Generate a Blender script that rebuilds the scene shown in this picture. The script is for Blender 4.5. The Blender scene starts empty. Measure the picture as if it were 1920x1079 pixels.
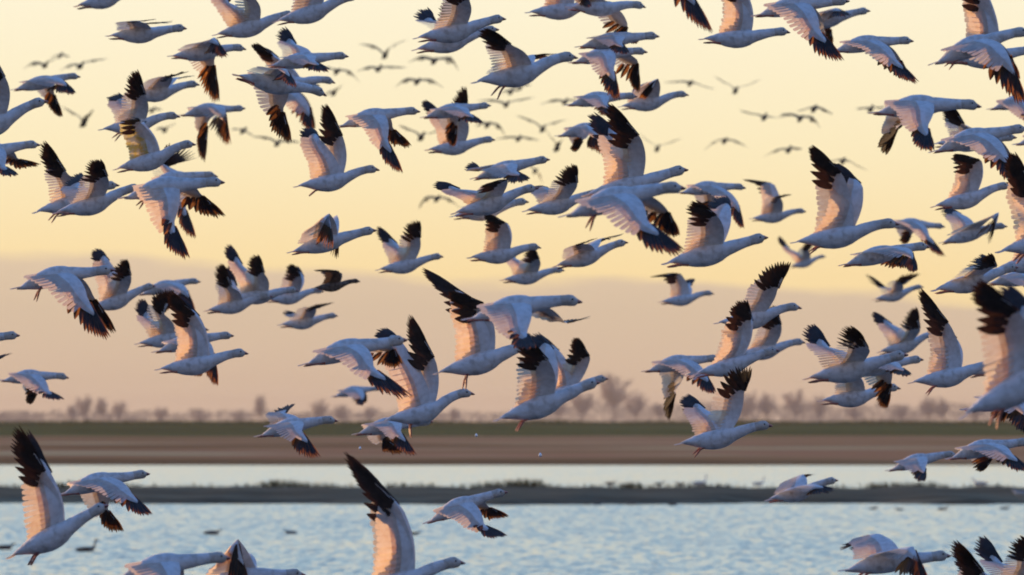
import bpy, math, random
from mathutils import Vector, Matrix, noise
random.seed(7)
R = math.radians
scene = bpy.context.scene
col = scene.collection

# ------------------------------------------------------------------ camera
FPX = 13730.0                      # focal length in pixels of the 1920 wide photograph
CAMZ = 3.5
PITCH = math.atan(246.0 / FPX)     # horizon lies 246 px below the centre
cam_d = bpy.data.cameras.new('camera')
cam = bpy.data.objects.new('camera', cam_d)
col.objects.link(cam)
cam_d.sensor_width = 36.0
cam_d.lens = 36.0 * FPX / 1920.0
cam_d.clip_start = 1.0
cam_d.clip_end = 60000.0
cam.location = (0, 0, CAMZ)
cam.rotation_euler = (math.pi / 2 + PITCH, 0, 0)
cam_d.dof.use_dof = True
cam_d.dof.focus_distance = 56.0
cam_d.dof.aperture_fstop = 5.6
scene.camera = cam
RIGHT = Vector((1, 0, 0))
FWD = Vector((0, math.cos(PITCH), math.sin(PITCH)))
UP = Vector((0, -math.sin(PITCH), math.cos(PITCH)))


def at(px, py, D):
    """place in the world that is D metres out along the line through a photo pixel"""
    return Vector((0, 0, CAMZ)) + (FWD + RIGHT * ((px - 960) / FPX) + UP * ((539.5 - py) / FPX)) * D


# ------------------------------------------------------------------ sky, sun, exposure
SUN_AZ = -50.0      # degrees from the view direction, to the west of it
SUN_EL = 3.0
world = bpy.data.worlds.new('World')
scene.world = world
world.use_nodes = True
nt = world.node_tree
nt.nodes.clear()
N = nt.nodes.new
Lk = nt.links.new


def ramp(tree, fac, stops, interp='LINEAR'):
    r = tree.nodes.new('ShaderNodeValToRGB')
    r.color_ramp.interpolation = interp
    el = r.color_ramp.elements
    while len(el) > 1:
        el.remove(el[-1])
    el[0].position = stops[0][0]
    el[0].color = (*stops[0][1], 1)
    for p, c in stops[1:]:
        e = el.new(p)
        e.color = (*c, 1)
    if fac is not None:
        tree.links.new(fac, r.inputs[0])
    return r


def mth(tree, op, a, b=None, c=None, clamp=False):
    m = tree.nodes.new('ShaderNodeMath')
    m.operation = op
    m.use_clamp = clamp
    for i, v in enumerate((a, b, c)):
        if v is None:
            continue
        if isinstance(v, (int, float)):
            m.inputs[i].default_value = v
        else:
            tree.links.new(v, m.inputs[i])
    return m.outputs[0]


tc = N('ShaderNodeTexCoord')
sep = N('ShaderNodeSeparateXYZ')
Lk(tc.outputs['Generated'], sep.inputs[0])
X, Y, Z = sep.outputs
# open sky towards the afterglow and away from it
front = ramp(nt, mth(nt, 'MULTIPLY', Z, 1.0, clamp=True), [
    (0.0, (.97, .72, .37)), (.020, (.98, .75, .39)), (.036, (.98, .84, .53)), (.058, (.99, .91, .68)),
    (.095, (.92, .97, .93)), (.14, (.64, .90, 1.0)), (.24, (.46, .74, 1.0)), (.42, (.30, .50, .88)), (.75, (.13, .31, .80)), (1.0, (.09, .26, .74))])
back = ramp(nt, mth(nt, 'MULTIPLY', Z, 1.0, clamp=True), [
    (0.0, (.38, .34, .32)), (.08, (.40, .35, .36)), (.2, (.27, .29, .38)), (.45, (.11, .23, .50)), (1.0, (.09, .26, .74))])
az = mth(nt, 'MULTIPLY_ADD', Y, .95, .10, clamp=True)
azs = mth(nt, 'SMOOTH_MIN', az, 1.0, .1)
mixs = N('ShaderNodeMix')
mixs.data_type = 'RGBA'
Lk(azs, mixs.inputs[0])
Lk(back.outputs[0], mixs.inputs[6])
Lk(front.outputs[0], mixs.inputs[7])
# low bank of evening cloud lying on the horizon, with a soft uneven top
mp = N('ShaderNodeMapping')
mp.inputs['Scale'].default_value = (34, 34, 150)
Lk(tc.outputs['Generated'], mp.inputs[0])
nz = N('ShaderNodeTexNoise')
nz.inputs['Scale'].default_value = 1.0
nz.inputs['Detail'].default_value = 4.0
Lk(mp.outputs[0], nz.inputs[0])
slope = mth(nt, 'MULTIPLY_ADD', X, -.045, .0190)
top = mth(nt, 'MULTIPLY_ADD', nz.outputs[0], .0068, slope)
top = mth(nt, 'SUBTRACT', top, .0034)
dd = mth(nt, 'SUBTRACT', top, Z)
bank = mth(nt, 'MULTIPLY_ADD', dd, 560.0, .5, clamp=True)
bank = mth(nt, 'SMOOTH_MIN', bank, 1.0, .2)
bcol = ramp(nt, mth(nt, 'MULTIPLY', Z, 40.0, clamp=True), [(0.0, (.76, .56, .41)), (.22, (.69, .51, .37)), (.6, (.69, .53, .38)), (1.0, (.77, .60, .42))])
bback = N('ShaderNodeMix')
bback.data_type = 'RGBA'
Lk(azs, bback.inputs[0])
bback.inputs[6].default_value = (.26, .24, .32, 1)
Lk(bcol.outputs[0], bback.inputs[7])
mixb = N('ShaderNodeMix')
mixb.data_type = 'RGBA'
Lk(bank, mixb.inputs[0])
Lk(mixs.outputs[2], mixb.inputs[6])
Lk(bback.outputs[2], mixb.inputs[7])
bg1 = N('ShaderNodeBackground')
Lk(mixb.outputs[2], bg1.inputs[0])
bg1.inputs[1].default_value = 1.0
sky = N('ShaderNodeTexSky')
sky.sky_type = 'NISHITA'
sky.sun_disc = False
sky.sun_elevation = R(SUN_EL)
sky.sun_rotation = R(SUN_AZ)
sky.dust_density = 2.0
bg2 = N('ShaderNodeBackground')
Lk(sky.outputs[0], bg2.inputs[0])
bg2.inputs[1].default_value = 0.012
addw = N('ShaderNodeAddShader')
Lk(bg1.outputs[0], addw.inputs[0])
Lk(bg2.outputs[0], addw.inputs[1])
wo = N('ShaderNodeOutputWorld')
Lk(addw.outputs[0], wo.inputs[0])

sun_d = bpy.data.lights.new('sun', 'SUN')
sun_d.energy = 5.0
sun_d.angle = R(0.5)
sun_d.color = (1.0, .60, .29)
sun = bpy.data.objects.new('sun', sun_d)
col.objects.link(sun)
sd = Vector((math.sin(R(SUN_AZ)) * math.cos(R(SUN_EL)), math.cos(R(SUN_AZ)) * math.cos(R(SUN_EL)), math.sin(R(SUN_EL))))
sun.rotation_euler = (-sd).to_track_quat('-Z', 'Y').to_euler()
sun.location = sd * 200

scene.view_settings.view_transform = 'Standard'
scene.view_settings.look = 'None'
scene.view_settings.exposure = 0.0
scene.view_settings.gamma = 1.0
scene.view_settings.use_curve_mapping = False
scene.cycles.volume_bounces = 0
scene.cycles.max_bounces = 6
scene.cycles.filter_width = 1.9

# ------------------------------------------------------------------ helpers


def new_mat(name):
    m = bpy.data.materials.new(name)
    m.use_nodes = True
    t = m.node_tree
    t.nodes.clear()
    out = t.nodes.new('ShaderNodeOutputMaterial')
    return m, t, out


def noise_ramp(t, scale, stops, detail=4, vec='Object', mscale=None, rough=.55):
    c = t.nodes.new('ShaderNodeTexCoord')
    src = c.outputs[vec]
    if mscale:
        p = t.nodes.new('ShaderNodeMapping')
        p.inputs['Scale'].default_value = mscale
        t.links.new(src, p.inputs[0])
        src = p.outputs[0]
    n = t.nodes.new('ShaderNodeTexNoise')
    n.inputs['Scale'].default_value = scale
    n.inputs['Detail'].default_value = detail
    n.inputs['Roughness'].default_value = rough
    t.links.new(src, n.inputs[0])
    return ramp(t, n.outputs[0], stops), n


def solid(name, stops, scale=8, rough=.7, spec=.3, bump=0.0, mscale=None, vec='Object'):
    m, t, out = new_mat(name)
    r, n = noise_ramp(t, scale, stops, mscale=mscale, vec=vec)
    p = t.nodes.new('ShaderNodeBsdfPrincipled')
    p.inputs['Roughness'].default_value = rough
    p.inputs['Specular IOR Level'].default_value = spec
    t.links.new(r.outputs[0], p.inputs['Base Color'])
    if bump:
        b = t.nodes.new('ShaderNodeBump')
        b.inputs['Strength'].default_value = bump
        b.inputs['Distance'].default_value = .02
        t.links.new(n.outputs[0], b.inputs['Height'])
        t.links.new(b.outputs[0], p.inputs['Normal'])
    t.links.new(p.outputs[0], out.inputs[0])
    return m


def feather(name, stops, tstops, trans, scale=30, mscale=None, bump=.25):
    """thin vane: reflects on the lit face and lets warm light through to the other"""
    m, t, out = new_mat(name)
    r, n = noise_ramp(t, scale, stops, mscale=mscale)
    r2 = ramp(t, n.outputs[0], tstops)
    d = t.nodes.new('ShaderNodeBsdfPrincipled')
    d.inputs['Roughness'].default_value = .6
    d.inputs['Specular IOR Level'].default_value = .25
    t.links.new(r.outputs[0], d.inputs['Base Color'])
    b = t.nodes.new('ShaderNodeBump')
    b.inputs['Strength'].default_value = bump
    b.inputs['Distance'].default_value = .006
    t.links.new(n.outputs[0], b.inputs['Height'])
    t.links.new(b.outputs[0], d.inputs['Normal'])
    tr = t.nodes.new('ShaderNodeBsdfTranslucent')
    t.links.new(r2.outputs[0], tr.inputs[0])
    mx = t.nodes.new('ShaderNodeMixShader')
    mx.inputs[0].default_value = trans
    t.links.new(d.outputs[0], mx.inputs[1])
    t.links.new(tr.outputs[0], mx.inputs[2])
    t.links.new(mx.outputs[0], out.inputs[0])
    return m


M = {}
M['white'] = solid('white_plumage', [(.30, (.50, .47, .43)), (.5, (.73, .72, .70)), (.70, (.83, .82, .81))], scale=17, rough=.75, spec=.2, bump=.7, mscale=(1, 1, 1))
M['covert'] = feather('white_coverts', [(.3, (.60, .58, .55)), (.6, (.79, .78, .77))], [(.3, (.90, .72, .50)), (.6, (1.0, .84, .62))], .10, scale=26)
M['vane'] = feather('thin_white_flight_feathers', [(.3, (.62, .58, .54)), (.6, (.80, .78, .75))], [(.3, (.95, .68, .42)), (.6, (1.0, .80, .55))], .50, scale=26)
M['yellow'] = feather('yellow_tinted_vanes', [(.46, (.74, .58, .20)), (.58, (.78, .74, .58))], [(.46, (1.0, .78, .25)), (.58, (1.0, .82, .5))], .45, scale=20)  # white vanes with a mottled yellow tint
M['black'] = feather('black_primary_vane', [(.3, (.010, .009, .010)), (.65, (.030, .025, .024))], [(.3, (.10, .035, .010)), (.65, (.20, .07, .02))], .10, scale=20, bump=.1)
M['inner'] = feather('thin_brown_black_inner_vane', [(.3, (.020, .014, .012)), (.65, (.05, .036, .028))], [(.3, (.50, .17, .04)), (.65, (.85, .34, .09))], .33, scale=20, bump=.1)
M['stain'] = solid('rust_stained_white_head', [(.3, (.42, .37, .30)), (.5, (.56, .52, .46)), (.7, (.66, .63, .58))], scale=30, rough=.75, spec=.2, bump=.3)
M['bill'] = solid('pink_bill', [(.35, (.42, .16, .13)), (.65, (.60, .27, .21))], scale=40, rough=.4, spec=.5)
M['grin'] = solid('black_bill_edge', [(.3, (.015, .012, .012)), (.7, (.03, .025, .025))], scale=40, rough=.4)
M['leg'] = solid('reddish_pink_leg_skin', [(.35, (.34, .11, .085)), (.65, (.50, .20, .15))], scale=60, rough=.5)
M['eye'] = solid('dark_eye', [(.3, (.01, .008, .008)), (.7, (.02, .015, .015))], scale=10, rough=.15, spec=.6)
M['brown'] = solid('brown_plumage', [(.3, (.06, .045, .035)), (.5, (.13, .10, .08)), (.7, (.24, .20, .17))], scale=26, rough=.75, spec=.2, bump=.4)
M['brownwing'] = feather('brown_flight_feathers', [(.3, (.07, .05, .04)), (.65, (.18, .14, .11))], [(.3, (.25, .14, .07)), (.65, (.35, .2, .1))], .22)
M['far'] = solid('backlit_silhouette_plumage', [(.3, (.035, .028, .018)), (.7, (.07, .058, .04))], scale=8, rough=.8, spec=.15)  # backlit shade of the far silhouettes put into the body colour
M['farwing'] = feather('backlit_silhouette_feathers', [(.3, (.03, .026, .018)), (.7, (.07, .06, .04))], [(.3, (.2, .14, .07)), (.7, (.25, .18, .1))], .08)  # same silhouette shade painted into the far wings


class MB:
    def __init__(s):
        s.v, s.f, s.m = [], [], []

    def grid(s, rows, mat=0, closed=False):
        b = len(s.v)
        n = len(rows[0])
        for r in rows:
            s.v.extend(r)
        for i in range(len(rows) - 1):
            for j in range(n if closed else n - 1):
                k = (j + 1) % n
                s.f.append((b + i * n + j, b + i * n + k, b + (i + 1) * n + k, b + (i + 1) * n + j))
                s.m.append(mat)
        return b

    def cap(s, ring, mat=0):
        b = len(s.v)
        s.v.extend(ring)
        s.f.append(tuple(range(b, b + len(ring))))
        s.m.append(mat)

    def build(s, name, mats, parent=None, smooth=True, loc=None):
        me = bpy.data.meshes.new(name)
        if loc is not None:
            vv = [v - loc for v in s.v]
        else:
            vv = s.v
        me.from_pydata([tuple(v) for v in vv], [], s.f)
        for m in mats:
            me.materials.append(m)
        me.polygons.foreach_set('material_index', s.m)
        me.polygons.foreach_set('use_smooth', [smooth] * len(s.f))
        me.update()
        o = bpy.data.objects.new(name, me)
        col.objects.link(o)
        if parent is not None:
            o.parent = parent
        elif loc is not None:
            o.location = loc
        return o


def smooth_interp(tab, t):
    for i in range(len(tab) - 1):
        if t <= tab[i + 1][0]:
            a, b = tab[i], tab[i + 1]
            k = (t - a[0]) / (b[0] - a[0])
            k = k * k * (3 - 2 * k) * .5 + k * .5
            return [a[j] + (b[j] - a[j]) * k for j in range(1, len(a))]
    return list(tab[-1][1:])


SPINE = [(0, .004), (.1, .002), (.2, -.008), (.3, -.020), (.4, -.028), (.5, -.027), (.6, -.016), (.68, -.002), (.78, .010), (.88, .014), (.94, .010), (1, -.004)]
HUMP = [(0, .0), (.1, .008), (.2, .026), (.3, .042), (.4, .052), (.5, .051), (.6, .042), (.7, .030), (.8, .022), (.9, .014), (1, -.004)]
BODY = [(.06, .006, .005), (.10, .030, .018), (.15, .050, .036), (.22, .072, .060), (.30, .088, .078), (.38, .096, .088), (.46, .096, .090), (.54, .084, .082), (.60, .066, .066), (.66, .057, .062),
        (.72, .048, .053), (.79, .041, .047), (.85, .038, .044), (.885, .041, .048), (.915, .043, .050), (.94, .039, .044), (.958, .029, .032), (.968, .012, .014)]
LEN = 0.75


def tip_dir(v, fallback):
    return v.normalized() if v.length > 1e-5 else fallback


def rot_to(a, b, k):
    """unit vector a turned a fraction k of the way to unit vector b"""
    ang = a.angle(b)
    if ang < 1e-3:
        return a.copy()
    s = math.sin(ang)
    if s < 1e-3:
        return a.copy()
    return (a * math.sin((1 - k) * ang) + b * math.sin(k * ang)) / s


def wing(L, S, W, T, f, u, side, parent, mats, rnd, detail=1.0):
    """one wing: a covert and secondary surface from shoulder S past wrist W, and a hand of separate primaries out to T"""
    h = tip_dir(T - W, u)
    span = tip_dir(W - S, u)
    hu = max(-1.0, min(1.0, (T - S).normalized().dot(u) * 1.6))
    c0 = (-f + u * .06 + side * (-.42 * hu if hu > 0 else -.55 * hu)).normalized()
    # chord at the wrist swings a little towards the hand
    cw = rot_to(c0, h, .42)
    cp = rot_to(c0, h, .54)
    n = span.cross(c0)
    if n.length < .15:
        n = (h.cross(c0) if h.cross(c0).length > .15 else Vector((0, 0, 1)))
    n.normalize()
    if n.dot(u) < 0 and abs(span.dot(u)) < .7:
        n = -n
    if abs(span.dot(u)) >= .7:
        # a wing held up or down: its upper face looks inwards when up, outwards when down
        inward = -side if span.dot(u) > 0 else side
        if n.dot(inward) < 0:
            n = -n
    H = W + (T - W) * .40
    st = []
    NU = 15
    for i in range(NU + 1):
        t = i / NU
        if t < .62:
            k = t / .62
            p = S.lerp(W, k) + f * (.030 * L * math.sin(k * math.pi)) + n * (.02 * L * math.sin(k * math.pi))
            cr = (-f + u * .05).normalized()
            c = rot_to(rot_to(cr, c0, min(1, k * 2.2)), cw, k * k)
            ln = L * ((.44 if h.dot(u) < 0 else .37) - (.13 if h.dot(u) < 0 else .065) * k)
            if k > .75:
                ln *= 1 - .22 * (k - .75) / .25
        else:
            k = (t - .62) / .38
            p = W.lerp(H, k)
            p = p + (W - S).normalized() * (.012 * L * math.sin(k * math.pi))
            c = rot_to(cw, h, .10 + .65 * k)
            ln = L * (.20 * (1 - k) + .045)
        st.append((p, c, ln, t))
    NV = 8
    top, bot, sec = [], [], []
    for (p, c, ln, t) in st:
        rt, rb = [], []
        nn = n
        thick = L * (.030 * (1 - t) + .008)
        for j in range(NV + 1):
            v = j / NV
            l2 = ln * (1 + .012 * math.sin(t * 60) * (v > .9))
            prof = (v ** .5) * (1 - v) ** .9 * 1.9
            camber = .07 * ln * math.sin(math.pi * min(1, v * 1.05)) - .03 * ln * v
            q = p + c * (l2 * v) + nn * camber
            fade = max(0.0, 1 - v / .5)
            rt.append(q + nn * (thick * prof * .6 * fade))
            if j == 3:
                sec.append((q, c, ln * (1 - v), nn, t))
            if j <= 4:
                rb.append(q - nn * (thick * prof * .5 * fade))
        top.append(rt[:6])
        bot.append(rb)
    g = MB()
    g.grid(top, 0)
    # the rear of the chord is one thin layer that light shines through
    for idx in range(len(g.f)):
        if idx % 5 >= 3:
            g.m[idx] = 1
    g.grid(bot, 0)
    wo = g.build('wing', mats[:2], parent)
    # secondaries, each its own overlapping blade
    q = MB()
    NSEC = 13
    aw = (W - S).length / NSEC
    for i in range(NSEC):
        tt = .62 * (i + .3) / NSEC * 15
        a, fr = int(tt), tt - int(tt)
        s0, s1 = sec[a], sec[a + 1]
        p0 = s0[0].lerp(s1[0], fr)
        d = s0[1].lerp(s1[1], fr).normalized()
        ln = (s0[2] + (s1[2] - s0[2]) * fr) * (1 + rnd.uniform(-.05, .03))
        wd = n.cross(d)
        if wd.length < .05:
            continue
        wd.normalize()
        if wd.dot(W - S) < 0:
            wd = -wd
        rws = []
        ww = max(aw * .64, L * .012)
        for (a_, w) in [(0, .9), (.4, 1.0), (.75, 1.0), (.93, .88), (1.0, .55)]:
            pc = p0 + d * (ln * a_) - n * (.028 * ln * math.sin(a_ * 1.6))
            rws.append([pc - wd * (ww * w) + n * (.0016 * L), pc + n * (.0014 * L), pc + wd * (ww * w) - n * (.0012 * L)])
        q.grid(rws, 0)
    q.build('secondary_feathers', [mats[1]], wo)
    # primaries
    q = MB()
    NP = 13
    a0 = .58 if hu < -.1 else .70
    hl = (T - H).length
    spread = .94 + .06 * rnd.random()
    for i in range(NP):
        k = i / (NP - 1)
        o = (S.lerp(W, a0 + (1 - a0) * k / .2) if k < .2 else W.lerp(H, (k - .2) / .8))
        base = cp
        d = rot_to(base, h, min(1, (k ** .85) * spread + (.06 if k > .95 else 0)))
        full = L * (.30 if hu < -.1 else .275) * (1 - k) + hl * 1.02 * k + L * .085 * math.sin(k * math.pi)
        full *= 1 + rnd.uniform(-.05, .04)
        inn = max(0.0, 1 - k / .42)
        o = o + d * (L * (.14 * inn - .01))
        full -= L * .085 * inn
        wd = n.cross(d)
        if wd.length < .05:
            wd = u.cross(d)
        wd.normalize()
        nb = d.cross(wd).normalized()
        w0 = L * (.041 - .021 * k)
        bend = L * rnd.uniform(.0, .02) * (-1 if h.dot(u) > 0 else 1)
        off = n * (.0016 * (i - 5))
        rowsl = []
        prof = [(0, .5), (.25, .95), (.5, 1.0), (.60, .92), (.74, .68), (.88, .40), (1.0, .06)]
        for (a, w) in prof:
            sweep = wd * 0.0
            pc = o + d * (full * a) + nb * (bend * a * a) + off + sweep
            rowsl.append([pc - wd * (w0 * w), pc + nb * (.0022), pc + wd * (w0 * w * .85)])
        q.grid(rowsl, 0)
        tr = wd.dot(base) < 0      # which of the two vanes trails
        for idx in range(len(q.m) - 12, len(q.m)):
            if (idx % 2 == 0) == tr or hu > .1:
                q.m[idx] = 0
            else:
                q.m[idx] = 1
    q.build('primary_feathers', [mats[2], mats[3]], wo)
    return wo


def bird(name, label, category, group, tail, bill, near, far, o, mats, ft=0):
    rnd = random.Random(int(tail[0] * 31 + tail[1] * 17 + bill[0]))
    y = o.get('y', rnd.uniform(-.22, .22))
    real = o.get('L', LEN)
    plen = math.hypot(bill[0] - tail[0], bill[1] - tail[1]) / math.sqrt(max(.05, 1 - y * y))
    D = o.get('D', real * FPX / plen)
    D *= o.get('d', 1.0)
    m2 = D / FPX            # metres per photo pixel at that distance
    L = plen * m2
    Tp = at(tail[0], tail[1], D)
    Bp = at(bill[0], bill[1], D) + FWD * (y * L)
    root_loc = (Tp + Bp) / 2
    f = (Bp - Tp).normalized()
    u = (UP - f * UP.dot(f)).normalized()
    s = f.cross(u).normalized()      # the bird's right-hand side
    if s.dot(FWD) > 0:
        near_s = -s
    else:
        near_s = s
    roll = o.get('roll', rnd.uniform(-6, 6))
    rm = Matrix.Rotation(R(roll), 3, f)
    u, s, near_s = rm @ u, rm @ s, rm @ near_s
    sag = o.get('sag', rnd.uniform(.8, 1.35))
    sp0 = near or far
    midy = tail[1] + .575 * (bill[1] - tail[1])
    down = 0.0
    if sp0:
        down = max(0.0, min(1.0, (sp0[3] - midy) / plen / .25))
    down = o.get('down', down)
    root = bpy.data.objects.new(name, None)
    col.objects.link(root)
    root.location = root_loc
    root['label'] = label
    root['category'] = category
    if group:
        root['group'] = group
    root.empty_display_size = .1
    # all the points below are relative to the root
    T0 = Tp - root_loc

    nb = rnd.uniform(-.010, .020)

    def P(t, dz=0.0):
        if t > .6:
            dz = dz + nb * math.sin(math.pi * (t - .6) / .4)
        return T0 + f * (t * L) + u * ((smooth_interp(SPINE, t)[0] * sag * (1 - down) + smooth_interp(HUMP, t)[0] * down + dz) * L)
    # body, neck and head: one skin
    b = MB()
    rows = []
    NS, NR = 26, 14
    for i in range(NS + 1):
        t = .06 + (.968 - .06) * i / NS
        w, hh = smooth_interp(BODY, t)
        c = P(t)
        row = []
        for j in range(NR):
            a = 2 * math.pi * j / NR
            ca, sa = math.cos(a), math.sin(a)
            k = 1.0
            if .2 < t < .6:
                k = 1.0 + .05 * (-sa)          # fuller breast and belly below
            if .15 < t < .62:
                k *= 1.0 + .10 * math.sin((t - .15) / .47 * math.pi)
            row.append(c + s * (ca * w * L) + u * (sa * hh * k * L))
        rows.append(row)
    b.grid(rows, 0, closed=True)
    for idx in range(len(b.m)):
        if idx // NR >= 22:
            b.m[idx] = 1
    b.cap(rows[0])
    b.cap(rows[-1], 1)
    b.build('body', [mats['body'], mats['head']], root)
    # bill
    g = MB()
    rows = []
    for (t, w, hh, dz) in [(.945, .020, .024, 0), (.962, .017, .021, -.001), (.978, .014, .015, -.003), (.99, .010, .009, -.004), (1.0, .004, .004, -.004)]:
        c = P(t, dz)
        rows.append([c + s * (math.cos(a) * w * L) + u * (math.sin(a) * hh * L) for a in [2 * math.pi * j / 8 for j in range(8)]])
    g.grid(rows, 0, closed=True)
    g.cap(rows[-1])
    k = len(g.m)
    for idx in range(k - 1):
        if idx % 8 in (3, 7) and idx // 8 in (1, 2):
            g.m[idx] = 1
    g.build('bill', [mats['bill'], M['grin']], root)
    # eyes
    if L / m2 > 70:
        for sg in (-1, 1):
            c = P(.925, .012) + s * (sg * .0375 * L)
            e = MB()
            rr = .0095 * L
            e.grid([[c + s * (sg * rr * z) + (f * math.cos(a) + u * math.sin(a)) * (rr * q) for a in [math.pi * 2 * j / 6 for j in range(6)]] for z, q in ((0, 1), (.6, .7), (.9, .1))], 0, closed=True)
            e.build('eye', [M['eye']], root)
    # tail feathers
    g = MB()
    for i in range(7):
        k = (i - 3) / 3
        d = (-f + s * (.20 * k) - u * .02).normalized()
        o0 = P(.15) + s * (k * .018 * L)
        ln = L * (.155 - .012 * k * k)
        wd = d.cross(u).normalized()
        rws = []
        for a, w in [(0, .6), (.4, 1), (.75, .9), (.93, .6), (1, .15)]:
            c = o0 + d * (ln * a) + u * (.0018 * L * (3 - abs(i - 3)))
            rws.append([c - wd * (.015 * L * w) - u * .001, c + u * (.003 * L), c + wd * (.015 * L * w) - u * .001])
        g.grid(rws, 0)
    g.build('tail_feathers', [mats['tail']], root)
    # legs and webbed feet, tucked back under the tail or dangling
    for sg in (-1, 1):
        g = MB()
        hip = P(.30 if ft else .235, -.055 if ft else -.047) + s * (sg * .035 * L)
        if ft:
            ang = R(ft + rnd.uniform(-8, 8) + sg * 6)
            d = (-f * math.cos(ang) - u * math.sin(ang)).normalized()
            ln = .07 * L
        else:
            d = (-f + u * .12).normalized()
            ln = .10 * L
        wd = d.cross(s).normalized()
        rws = []
        for a, r_ in [(0, .022), (.5, .012), (1, .009)]:
            c = hip + d * (ln * a)
            rws.append([c + (s * math.cos(q_) + wd * math.sin(q_)) * (r_ * L) for q_ in [2 * math.pi * j / 6 for j in range(6)]])
        g.grid(rws, 0, closed=True)
        an = hip + d * ln
        tf = (d * .93 - (u * .35 if ft else u * .06)).normalized()
        rws = []
        for a, w, th in [(0, .011, .010), (.35, .024, .010), (.7, .036, .007), (1, .030, .003)]:
            c = an + tf * (a * .09 * L)
            ww = s
            up2 = tf.cross(s).normalized()
            rws.append([c + ww * (w * L) , c + up2 * (th * L), c - ww * (w * L), c - up2 * (th * L)])
        g.grid(rws, 0, closed=True)
        g.cap(rws[-1])
        g.build('foot', [mats['leg']], root)
    # wings: the photo fixes two coordinates of wrist and tip, the bone lengths fix the third
    A1, A2 = .40 * L, .52 * L

    def solve(spec, sd, sgn, fold):
        S = P(.575, .030) + sd * (.055 * L)
        # coordinates of S seen along the view
        rel = S
        wx, wy, tx, ty = spec
        Wt = at(wx, wy, D) - root_loc
        Tt = at(tx, ty, D) - root_loc
        a = Wt - rel
        a = a - FWD * a.dot(FWD)
        dep = math.sqrt(max(0.0, A1 * A1 - a.length_squared))
        W = rel + a + FWD * (sgn * dep)
        h = Tt - Wt
        h = h - FWD * h.dot(FWD)
        if h.length > A2 * 1.25:
            h = h * (A2 * 1.25 / h.length)
        dep2 = math.sqrt(max(0.0, A2 * A2 - h.length_squared)) * fold
        T_ = W + h + FWD * (sgn * dep2)
        return S, W, T_
    sc2 = plen

    def off(sp, k, dx, dy):
        bx = tail[0] + .575 * (bill[0] - tail[0])
        by = tail[1] + .575 * (bill[1] - tail[1]) - .03 * sc2
        return (bx + (sp[0] - bx) * k + dx, by + (sp[1] - by) * k + dy, bx + (sp[2] - bx) * k + dx, by + (sp[3] - by) * k + dy)
    if near is None and far is None:
        bx = tail[0] + .5 * (bill[0] - tail[0])
        by = tail[1] + .5 * (bill[1] - tail[1])
        near = (bx, by - .08 * sc2, bx + .04 * sc2, by - .10 * sc2)
    if near is None:
        near = off(far, .93, .03 * sc2, .01 * sc2)
    if far is None:
        far = off(near, .93, .03 * sc2, -.01 * sc2)
    wm = (mats['covert'], mats['vane'], mats['prim'], mats['inner'])
    for spec, sd, sgn, fold in ((near, near_s, -1, o.get('nf', .8)), (far, -near_s, 1, o.get('ff', .8))):
        S, W, T_ = solve(spec, sd, sgn, fold)
        wing(L, S - sd * (.035 * L), W, T_, f, u, sd, root, wm, rnd)
    return root


GOOSE = dict(head=M['stain'], inner=M['inner'], body=M['white'], bill=M['bill'], tail=M['vane'], leg=M['leg'], covert=M['covert'], vane=M['vane'], prim=M['black'])
DUCK = dict(head=M['brown'], inner=M['brownwing'], body=M['brown'], bill=M['grin'], tail=M['brownwing'], leg=M['leg'], covert=M['brownwing'], vane=M['brownwing'], prim=M['brownwing'])
FARB = dict(head=M['far'], inner=M['farwing'], body=M['far'], bill=M['grin'], tail=M['farwing'], leg=M['grin'], covert=M['farwing'], vane=M['farwing'], prim=M['farwing'])

# ------------------------------------------------------------------ setting


def tag(o, label=None, cat=None, group=None, kind=None):
    if label:
        o['label'] = label
    if cat:
        o['category'] = cat
    if group:
        o['group'] = group
    if kind:
        o['kind'] = kind
    return o


def ydist(py, z=0.0):
    """distance at which a level of height z shows at photo row py"""
    return (CAMZ - z) * FPX / (py - 785.5)


def fbm(x, y):
    return noise.fractal(Vector((x, y, 0)), 1.0, 2.0, 4)


M['water'], t, out = new_mat('rippled_lake_water')
c = t.nodes.new('ShaderNodeTexCoord')
mp_ = t.nodes.new('ShaderNodeMapping')
mp_.inputs['Scale'].default_value = (3.6, .8, 1)
t.links.new(c.outputs['Object'], mp_.inputs[0])
n1 = t.nodes.new('ShaderNodeTexNoise')
n1.inputs['Scale'].default_value = 1.0
n1.inputs['Detail'].default_value = 5
n1.inputs['Roughness'].default_value = .62
n1.inputs['Distortion'].default_value = .4
t.links.new(mp_.outputs[0], n1.inputs[0])
mp2 = t.nodes.new('ShaderNodeMapping')
mp2.inputs['Scale'].default_value = (.10, .028, 1)
t.links.new(c.outputs['Object'], mp2.inputs[0])
n2 = t.nodes.new('ShaderNodeTexNoise')
n2.inputs['Scale'].default_value = 1.0
n2.inputs['Detail'].default_value = 3
t.links.new(mp2.outputs[0], n2.inputs[0])
sp = t.nodes.new('ShaderNodeSeparateColor')
t.links.new(n1.outputs[1], sp.inputs[0])
so = t.nodes.new('ShaderNodeSeparateXYZ')
t.links.new(c.outputs['Object'], so.inputs[0])
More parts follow.
